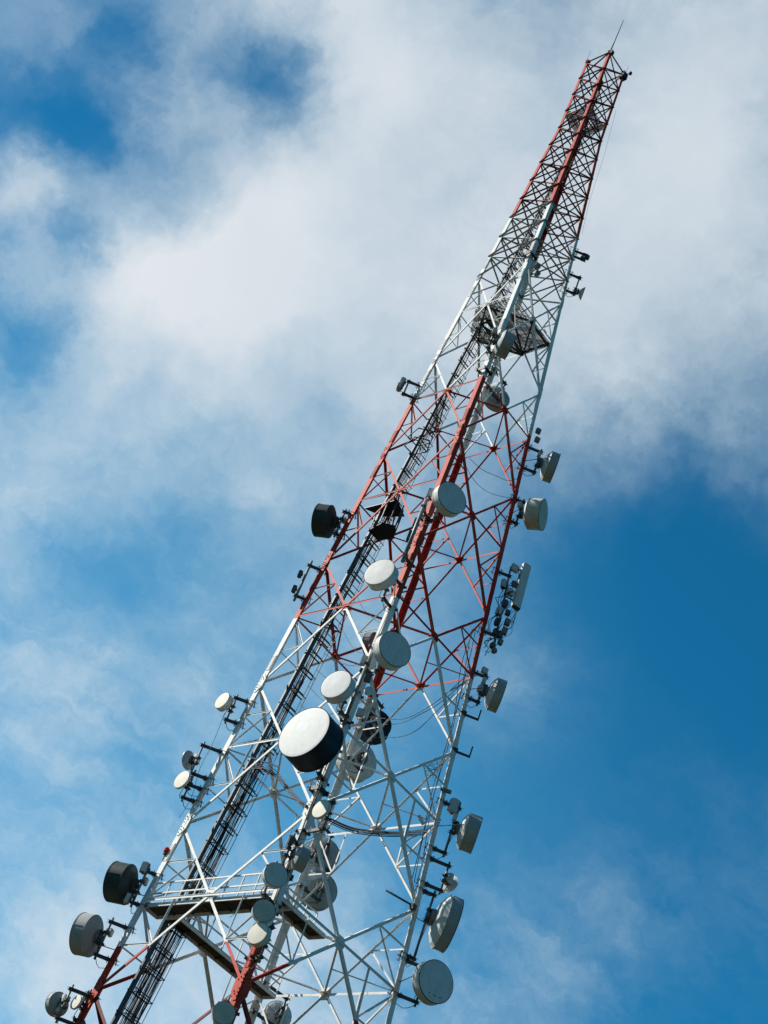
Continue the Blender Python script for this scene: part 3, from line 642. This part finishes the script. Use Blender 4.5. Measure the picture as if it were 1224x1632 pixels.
    if D > 1.5 and style == 'drum':
        e = s if s.dot(legp(leg, z)-PP) > 0 else -s
        MB().cyl(P+e*r*.85-n*(sh+.03), lerp(legp(leg, z-.3), V(0, 0, z-.3), .02), .022, 8).build('side_strut', MT['pipe'], t, org)
    # radio unit beside the hub and a jumper cable
    if style == 'box':
        for q in (.24, -.24):
            mb = MB(); radio_box(mb, hp-n*.12+Z*q+s*.05, -n, (.34, .26, .38)); mb.build('radio_unit', MT['box'], t, org)
    elif style == 'open':
        mb = MB(); radio_box(mb, hp-n*.16+Z*.12*D+s*.12, -n, (.34, .28, .46)); mb.build('radio_unit', MT['box'], t, org)
    elif style == 'drum' and D < 2.0:
        mb = MB(); radio_box(mb, PP+s*.22+Z*.42-n*.05, -n, (.26, .20, .34)); mb.build('radio_unit', MT['box' if D > 1.5 else 'dbox'], t, org)
    pts = []; A = hp-n*hb*.7-Z*.08; B = V(px, py, z-dn_+.1)
    for i in range(13):
        f = i/12; p = lerp(A, B, f)+s*(.16*math.sin(f*math.pi))-Z*(.18*math.sin(f*math.pi)); pts.append(p+V(.02*math.sin(9*f), .02*math.cos(7*f), 0))
    for f in (.3, .6, 1.0): pts.append(lerp(B, legp(leg, z-dn_-.2), f)-Z*(.22*math.sin(f*math.pi)))
    MB().tube(pts, .016, 6).build('jumper_cable', MT['cable'], t, org)
    return t
for d in DISHES: dish(*d)

# ------------------------------------------------------------------ other equipment
def pole_mount(name, A, B, leg, lab, cat='mounting pole', r=.055):
    A = V(*A); B = V(*B); t = empty(name, A, lab, cat)
    MB().cyl(A, B, r, 14).build('mount_pole', MT['pipe'], t, A)
    for f in (.12, .88):
        p = lerp(A, B, f); clamp_arm(t, (p.x, p.y), leg, p.z)
    return t
def radio(p, n, d, lab, m='box', group='radio units'):
    p = V(*p); t = empty('radio_unit', p, lab, 'radio unit', group)
    mb = MB(); n = V(*n).normalized(); s = n.cross(Z).normalized()
    a, b, h = d
    mb.box(p, s, n, Z, (a, b*.6, h)); mb.box(p+n*b*.42, s, n, Z, (a*.88, b*.26, h*.92)); mb.build('housing', MT[m], t, p)
    f = MB()
    for i in range(6): f.box(p-n*b*.42+s*(i-2.5)*a*.155, s, n, Z, (a*.05, b*.26, h*.92))
    f.build('cooling_fins', MT['dbox' if m == 'dbox' else 'pipe'], t, p)
    k = MB()
    for i in (-1, 0, 1): k.cyl(p+s*i*a*.26-Z*h*.5, p+s*i*a*.26-Z*h*.62, .022, 8)
    k.build('connectors', MT['steel'], t, p)
    h_ = MB(); h_.box(p-n*b*.62, s, n, Z, (a*.4, b*.3, .1)); h_.build('mount_bracket', MT['steel'], t, p)
    return t
def drum(p, ax, r, l, lab, m='box', group='radio units'):
    p = V(*p); ax = V(*ax).normalized(); t = empty('radio_unit', p, lab, 'radio unit', group)
    MB().lathe(p, ax, [(0, l*.5), (r*.85, l*.5), (r, l*.42), (r, -l*.42), (r*.8, -l*.5), (0, -l*.5)], 28).build('housing', MT[m], t, p)
    MB().lathe(p, ax, [(r*.7, -l*.5), (r*.7, -l*.62), (0, -l*.62)], 20).build('end_cap', MT['steel'], t, p)
    return t
# sector antenna cluster on the right leg
pole_mount('mounting_pole', (3.83, 3.92, 50.9), (3.50, 3.57, 56.3), 'R', 'dark pole on the right leg that carries the panel antenna and its radios')
pa = empty('panel_antenna', (4.06, 4.27, 53.93), 'tall pale panel antenna standing out from the red right leg', 'antenna')
A = V(4.10, 4.32, 53.85); B = V(4.00, 4.22, 56.85); ax = (B-A).normalized(); n = V(math.cos(rad(345)), math.sin(rad(345)), 0); s = n.cross(ax).normalized(); n = ax.cross(s).normalized()
if n.dot(V(1, -.3, 0)) < 0: n = -n
mb = MB(); hw, hd, ch = .25, .14, .05
sec = [(-hw, -hd), (hw, -hd), (hw, hd-ch), (hw-ch, hd), (-hw+ch, hd), (-hw, hd-ch)]
mb.quad_ring([[q+s*x*k+n*y*k for x, y in sec] for q, k in ((A, .93), (A+ax*.05, 1), (B-ax*.05, 1), (B, .93))]); mb.build('radome', MT['pale'], pa, pa.location)
mb = MB(); mb.quad_ring([[q+s*x*.96+n*y*.96 for x, y in sec] for q in (A-ax*.06, A+ax*.01)]); mb.build('end_cap', MT['dbox'], pa, pa.location)
mb = MB()
for i in range(6): q = A+s*(i-2.5)*.075+n*(.03 if i % 2 else -.04); mb.cyl(q-ax*.04, q-ax*.16, .02, 8)
mb.build('connectors', MT['steel'], pa, pa.location)
for f in (.14, .84):
    q = lerp(A, B, f); MB().beam(q-n*.12, V(3.66, 3.74, q.z), .06, .06, (0, 0, 1)).build('tilt_bracket', MT['steel'], pa, pa.location)
nR = (math.cos(rad(335)), math.sin(rad(335)), 0); nL = (math.cos(rad(250)), math.sin(rad(250)), 0)
radio((3.62, 3.76, 56.32), nR, (.44, .2, .46), 'square pale radio box, highest beside the panel antenna')
drum((3.44, 3.50, 55.02), (-.1, -.05, 1), .16, .52, 'grey canister between the red right leg and the panel antenna')
radio((3.74, 3.86, 54.62), nR, (.46, .26, .40), 'wide pale radio box in the middle of the cluster beside the panel antenna')
radio((3.80, 3.92, 55.25), nR, (.30, .2, .34), 'small grey radio box tucked behind the panel antenna', 'pipe')
radio((3.62, 3.68, 53.15), nL, (.30, .30, .48), 'pale upright box next to the red leg, below the panel antenna')
radio((3.99, 4.16, 52.07), nR, (.28, .22, .44), 'dark grey radio unit low in the cluster, farthest from the red leg', 'dgrey')
radio((3.97, 4.12, 51.29), nR, (.26, .24, .32), 'dark radio unit at the bottom right of the panel antenna cluster', 'dgrey')
radio((3.77, 3.86, 50.89), nL, (.26, .24, .28), 'dark radio unit at the very bottom of the panel antenna cluster', 'dbox')
radio((3.71, 3.78, 51.79), nL, (.22, .2, .36), 'dark radio unit close to the red leg below the panel antenna', 'dbox')
radio((3.89, 4.05, 53.28), nR, (.26, .2, .34), 'dark radio unit directly under the panel antenna', 'dbox')
random.seed(11)
def wander(A, B, sag, wob, n=14, seed=0):
    A = V(*A); B = V(*B); rr = random.Random(seed); a, b, c = rr.random()*6, rr.random()*6, rr.random()*6; P = []
    for i in range(n+1):
        f = i/n; e = math.sin(math.pi*f)
        P.append(lerp(A, B, f)+V(wob*e*math.sin(5*f+a), wob*e*math.sin(6*f+b), -sag*e+wob*e*.5*math.sin(7*f+c)))
    return P
def cable(P, r, lab, group=None, name='cable'):
    return tag(MB().tube(P, r, 6).build(name, MT['cable'], None, P[0]), lab, 'cable', group)
for i in range(6):
    a = A+s*(i-2.5)*.075-ax*.15; b = V(3.85+.05*math.sin(i*2), 4.0+.05*math.cos(i*3), 51.0+.32*i)
    P = wander(a, b, .1+.05*(i % 3), .22, 16, i)
    if i in (4, 5): P = [p+V(.10, .22, 0)*math.sin(math.pi*k/(len(P)-1)) for k, p in enumerate(P)]
    cable(P, .014, 'thin black cable looping down from the foot of the panel antenna', 'cables under the panel antenna')
for i in range(16):
    z0 = 50.6+.3*i; cable(wander((3.75+.2*math.sin(i), 3.85+.2*math.sin(i+1), z0+1.2), (3.55+.15*math.cos(i), 3.62, z0-.6), .1, .28, 12, 40+i), .020, 'short black jumper tangled among the radios beside the panel antenna', 'jumpers beside the panel antenna')

for k, (p, d, m_, lab) in enumerate((((3.72, 3.80, 53.75), (.30, .26, .44), 'dbox', 'dark radio unit behind the panel antenna, right under the wide pale box'),
        ((4.02, 4.12, 52.65), (.30, .24, .40), 'dgrey', 'dark grey radio unit under the panel antenna foot, right of the pale upright box'),
        ((3.66, 3.74, 52.45), (.26, .22, .42), 'dbox', 'dark radio unit just below the pale upright box by the red leg'),
        ((3.90, 4.02, 51.72), (.30, .24, .42), 'dbox', 'dark radio unit in the middle of the lower tangle by the red right leg'),
        ((3.88, 3.98, 50.62), (.24, .22, .26), 'dgrey', 'small grey radio unit hanging lowest in the tangle by the red right leg'))):
    radio(p, nR if k % 2 else nL, d, lab, m_)
# other right-leg radios and brackets
radio((2.78, 2.86, 66.60), nR, (.30, .22, .34), 'small grey radio box, upper of two on the white right leg above its drum dishes', 'dgrey')
radio((2.86, 2.93, 65.90), nR, (.30, .22, .34), 'small grey radio box, lower of two on the white right leg above its drum dishes', 'dgrey')
pole_mount('mounting_pole', (2.20, 2.28, 82.15), (2.20, 2.28, 82.85), 'R', 'short dark stub mount high on the white right leg', r=.05)
radio((2.10, 2.18, 82.35), nR, (.24, .2, .30), 'small dark radio, left one of two high on the right leg', 'dbox')
radio((2.30, 2.42, 82.62), nR, (.24, .2, .34), 'small dark radio, right one of two high on the right leg', 'dbox')
radio((4.26, 4.34, 40.98), nL, (.34, .46, .74), 'large pale radio box above an edge-on drum dish on the right leg')
radio((3.80, 3.86, 49.18), nR, (.34, .22, .34), 'pale radio box above the drum dish at the right leg paint change')
radio((3.86, 3.94, 48.04), nL, (.30, .26, .40), 'pale radio box left of the drum dish at the right leg paint change')
drum((4.05, 3.70, 41.5), (.7, .75, 0), .11, .5, 'small grey cylinder lying against the right leg above a large radio box', 'pipe')
drum((3.40, 3.35, 39.6), (.45, .5, -.7), .10, .44, 'small white cylinder among the braces inside the right leg', 'box')
for (z, lab) in ((46.2, 'empty dark bracket on the right leg, upper of two'), (43.95, 'empty dark bracket on the right leg, lower of two')):
    p = legp('R', z); t = empty('empty_bracket', p, lab, 'bracket'); d = V(.62, .72, 0).normalized()
    MB().beam(p-d*.15, p+d*.75, .09, .10, (0, 0, 1)).build('arm', MT['steel'], t, p)
    MB().cyl(p+d*.72-Z*.05, p+d*.72+Z*.62, .04, 10).build('upright', MT['steel'], t, p)
    MB().box(p-d*.1, d.cross(Z), d, Z, (.5, .3, .14)).build('clamp', MT['steel'], t, p)
t = empty('boom', (4.3, 3.9, 35.05), 'short dark boom sticking inwards from the lower right leg', 'pipe')
MB().cyl(V(3.3, 2.7, 35.3), V(4.3, 3.85, 35.05), .05, 10).build('tube', MT['steel'], t, t.location)
MB().box(V(4.25, 3.8, 35.0), V(1, 0, 0), V(0, 1, 0), Z, (.25, .25, .28)).build('clamp', MT['steel'], t, t.location)

# left leg
pole_mount('mounting_pole', (-3.75, -3.81, 49.43), (-3.71, -3.81, 52.25), 'L', 'grey pole on two brackets beside the red left leg', r=.07)
nLL = (math.cos(rad(225)), math.sin(rad(225)), 0)
radio((-3.95, -4.0, 51.20), nLL, (.24, .2, .40), 'dark radio unit, upper of two on the left leg pole', 'dbox')
radio((-3.92, -3.98, 50.15), nLL, (.24, .2, .40), 'dark radio unit, lower of two on the left leg pole', 'dbox')
pole_mount('mounting_pole', (-2.98, -3.08, 65.8), (-2.98, -3.08, 67.2), 'L', 'short mounting pole on the left leg at the red-to-white change', r=.05)
radio((-3.20, -3.32, 66.85), nLL, (.46, .26, .40), 'grey radio box, upper of two at the left leg paint change')
radio((-3.24, -3.36, 66.38), nLL, (.46, .26, .40), 'grey radio box, lower of two at the left leg paint change')
radio((-4.74, -4.80, 32.45), nLL, (.34, .34, .50), 'grey radio box above the dark green drum dish by the walkway')
radio((-4.84, -4.90, 30.75), nLL, (.30, .22, .46), 'cream radio box at the foot of the dark green drum dish by the walkway')
# front leg
nF = (.62, -.78, 0)
for p, d, m, lab in (((3.41, -3.94, 52.99), (.24, .22, .60), 'dbox', 'dark slim radio on the red front leg, upper of two'),
                     ((3.45, -4.02, 52.01), (.26, .24, .64), 'dbox', 'dark slim radio on the red front leg, lower of two'),
                     ((3.36, -3.74, 55.35), (.26, .24, .50), 'box', 'white radio box left of the grey-faced dish on the red front leg, upper of two'),
                     ((3.39, -3.82, 54.25), (.24, .24, .52), 'box', 'white radio box left of the grey-faced dish on the red front leg, lower of two'),
                     ((3.99, -4.33, 43.51), (.26, .24, .52), 'box', 'white radio box at the end of a white brace on the front leg'),
                     ((4.62, -3.90, 40.63), (.36, .24, .40), 'grey', 'grey radio box behind and right of the largest dish'),
                     ((4.9, -3.47, 41.3), (.26, .22, .30), 'cream', 'small cream radio box at the front leg, above the black round dish'),
                     ((4.40, -4.05, 42.6), (.30, .26, .44), 'dbox', 'dark radio on the front leg between two bright white dishes')):
    radio(p, nF, d, lab, m)
drum((4.55, -3.86, 41.95), (.8, -.55, 0), .20, .22, 'tiny round grey antenna on the front leg right of a bright white dish', 'grey')
pole_mount('mounting_pole', (3.62, -4.02, 50.2), (3.55, -3.98, 54.6), 'F', 'long galvanised pole on the red front leg carrying two dark radios', r=.10)
pole_mount('mounting_pole', (4.38, -4.42, 39.6), (4.20, -4.25, 43.8), 'F', 'long pole on the white front leg carrying several radios', r=.08)
drum((2.15, -1.25, 77.55), (.9, -.4, 0), .18, .30, 'grey round radio, upper of two right of the white front leg near the dark clamp', 'dgrey')
drum((2.28, -1.18, 76.90), (.9, -.4, 0), .18, .30, 'grey round radio, lower of two right of the white front leg near the dark clamp', 'dgrey')
for z, lab in ((77.9, 'black clamp collar around the white front leg, the higher one'), (66.4, 'black clamp collar around the front leg at the top of its red section'), (36.2, 'black clamp collar around the front leg just above a small cream dish')):
    p = legp('F', z); t = empty('clamp_collar', p, lab, 'clamp'); c = p+V(-.1, .1, 0)
    mb = MB()
    for ax_, sgn in ((V(1, 0, 0), 1), (V(0, 1, 0), -1)):
        q = V(ax_.y, ax_.x, 0)
        for f in (-.30, .26): mb.box(c+q*f, ax_, q, Z, (.72, .05, .22))
    mb.build('collar', MT['navy'], t, p)
    k = MB()
    for a in (-.3, .3): k.cyl(c+V(a, -.5, 0), c+V(a, .5, 0), .02, 6); k.cyl(c+V(-.5, a, .05), c+V(.5, a, .05), .02, 6)
    k.build('threaded_rods', MT['steel'], t, p)

# beacons, rods and the little lamp head on top
def beacon(p, lab):
    p = V(*p); t = empty('obstruction_light', p, lab, 'warning light', 'red obstruction lights')
    MB().lathe(p, Z, [(.09, 0), (.11, .02), (.11, .07), (.085, .08), (.08, .13)], 20).build('base', MT['dbox'], t, p)
    MB().lathe(p, Z, [(.125, .13), (.14, .17), (.14, .30), (.10, .37), (0, .40)], 24).build('lens', MT['redlamp'], t, p)
    MB().beam(p-Z*.02, p-Z*.3, .05, .05).build('bracket', MT['steel'], t, p)
beacon((-4.33, -4.36, 33.42), 'red obstruction light on the white left leg')
beacon((-3.55, 3.80, 38.70), 'red obstruction light in front of a round grey dish at the back leg')
t = empty('lightning_rod', (1.05, -1.05, 103.0), 'tall thin lightning rod on the highest front corner', 'lightning rod')
MB().cyl(V(1.05, -1.05, 102.9), V(1.10, -.98, 107.1), .045, 8, .022).build('spike', MT['cable'], t, t.location)
MB().box(V(1.15, -.97, 102.75), V(1, 0, 0), V(0, 1, 0), Z, (.26, .26, .34)).build('base_clamp', MT['dark'], t, t.location)
for k, h, lab in (('L', 1.45, 'thin whip on the left top corner'), ('R', 1.0, 'thin whip on the right top corner')):
    p = legp(k, 103.0); tag(MB().cyl(p, p+V(.03, .03, h), .018, 6, .008).cyl(p, p+Z*.12, .05, 8).build('whip_antenna', MT['cable'], None, p), lab, 'antenna')
p = V(1.03, 1.02, 102.55); t = empty('junction_box', p, 'black box clamped to the right top corner', 'box')
MB().box(p, V(1, 0, 0), V(0, 1, 0), Z, (.42, .42, .60)).build('housing', MT['navy'], t, p)
MB().box(p+V(.02, -.22, 0), V(1, 0, 0), V(0, 1, 0), Z, (.34, .03, .48)).build('door', MT['dbox'], t, p)
p = V(1.30, 1.32, 103.2); t = empty('camera_head', p, 'small round black head on a bracket at the right top corner', 'lamp')
MB().lathe(p, Z, [(0, .15), (.10, .12), (.13, 0), (.10, -.12), (0, -.15)], 20).build('head', MT['navy'], t, p)
MB().beam(p-Z*.1, p+V(-.3, -.3, -.25), .05, .05).build('bracket', MT['dark'], t, p)

# ------------------------------------------------------------------ loose cables
def spline(P, n=6):
    P = [V(*p) for p in P]; out = []
    for i in range(len(P)-1):
        p0 = P[max(i-1, 0)]; p1 = P[i]; p2 = P[i+1]; p3 = P[min(i+2, len(P)-1)]
        for k in range(n):
            t = k/n; out.append(.5*((2*p1)+(p2-p0)*t+(2*p0-5*p1+4*p2-p3)*t*t+(3*p1-p0-3*p2+p3)*t**3))
    out.append(P[-1]); return out
RB = [(-2.26, 2.67, 39.8), (-1.02, 3.21, 39.5), (0.49, 3.62, 39.4), (1.78, 3.93, 39.4), (3.17, 4.13, 39.5), (3.93, 4.01, 39.9)]
for i in range(6):
    o = V(.05*math.sin(i*2.1), .05*math.cos(i*1.3), .055*(i-2.5)); P = [V(*p)+o-Z*.06*math.sin(k) for k, p in enumerate(RB)]
    cable(spline(P), .026, 'thick black cable sagging in the bundle that crosses to the lower right leg', 'cable bundle crossing to the right leg')
SWP = [(-2.77, -3.08, 38.9), (-2.19, -3.15, 39.0), (-1.46, -3.14, 38.8), (-0.61, -2.98, 38.4), (0.45, -2.96, 37.6), (1.56, -3.17, 36.8), (2.86, -3.47, 35.9), (3.9, -4.0, 35.3)]
for i in range(5):
    P = [V(*p)+V(.04*i, .05*math.sin(i), .07*(i-2)*(1 if k < 3 else .5)+(.28*math.sin(k) if i == 4 and 2 < k < 6 else 0)) for k, p in enumerate(SWP)]
    cable(spline(P), .024 if i < 3 else .016, 'black cable sweeping from the cable ladder to the front leg below the largest dish', 'cables from the ladder to the front leg')
for i, P in enumerate(([(-2.37, 2.93, 46.5), (-1.1, 2.69, 46.0), (0.46, 2.53, 45.6), (1.69, 2.3, 45.6), (2.88, 2.31, 46.3), (3.58, 2.97, 48.3)],
          [(-1.98, 2.96, 45.8), (-0.54, 2.54, 45.4), (0.73, 2.37, 45.2), (1.78, 2.26, 45.4), (3.13, 2.15, 45.9), (3.7, 2.94, 47.9)],
          [(-1.53, 2.97, 45.0), (-0.24, 2.61, 44.6), (1.05, 2.4, 44.3), (2.34, 2.07, 44.3), (3.2, 1.9, 44.9), (3.7, 2.4, 46.6)])):
    cable(spline(P), .017, 'thin cable hanging in a long curve right of the black round dish', 'hanging cables right of the black dish')
cable(spline([(0.82, 0.23, 62.5), (1.62, 0.73, 61.8), (2.47, 1.12, 61.4), (2.9, 1.8, 61.5), (3.0, 2.5, 62.4)]), .016, 'thin cable hanging across the red section near the right leg')
cable(spline([(3.0, -3.2, 60.2), (2.9, -1.2, 59.3), (2.9, .6, 59.5), (3.0, 2.9, 61.0)]), .014, 'thin cable hanging behind the red face right of the front leg')
for i in range(9):
    a = ladp(52-1.1*i, .9, .2); b = (3.6+.05*i, -3.5+.1*(i % 3), 46.5-.55*i)
    cable(wander(a, b, .5+.3*(i % 4), .12, 18, 70+i), .010, 'thin black cable strung from the ladder towards the front leg dishes', 'thin cables from the ladder to the front leg')
for i in range(4):
    pts = []
    z = 28.0
    while z < 49-3*i:
        c = legp('F', z); pts.append(c+V(.05+.03*math.sin(z*.8+i), -.06-.045*i+.03*math.sin(z*1.1+2*i), 0)+V(-.10+.08*i, .0, 0)); z += .6
    cable(pts, .02, 'black cable running up the outside of the front leg', 'cables on the front leg')
for i in range(3):
    pts = []; z = 36.5
    while z < 52:
        c = legp('R', z); pts.append(c+V(-.38-.06*i+.10*math.sin(z*.9+i*2), -.30-.05*i+.13*math.sin(z*.7+i), 0)); z += .5
    cable(pts, .020, 'black cable wavering up the inside of the right leg', 'cables inside the right leg')
for i in range(2):
    c = legp('R', 42.4-.35*i)+V(-.6-.1*i, -.8, 0); pts = [c+V(0.17*math.cos(a*.6), .17*math.cos(a*.6), .2*math.sin(a*.6)+.03*a) for a in range(0, 22)]
    cable(pts, .013, 'coiled black cable loop tied inside the right leg', 'cable loops inside the right leg')
cable(spline([(-4.25, -4.6, 41.5), (-4.2, -4.55, 39.6), (-4.25, -4.6, 38.2), (-4.2, -4.4, 36.6), (-4.3, -4.5, 35.4)]), .012, 'thin wire dangling below the topmost cream dish of the left leg')
cable(spline([(1.24, 1.28, 98.54), (1.45, 1.5, 93.03), (1.56, 1.58, 88.07), (1.75, 1.76, 84.6)]), .008, 'thin wire running down outside the upper right leg')
cable(spline([(-2.1, 2.0, 37.5), (-2.2, .9, 35.4), (-2.5, .3, 33.8), (-2.8, -.5, 32.3)]), .014, 'thin cable slanting across the gap above the walkway')
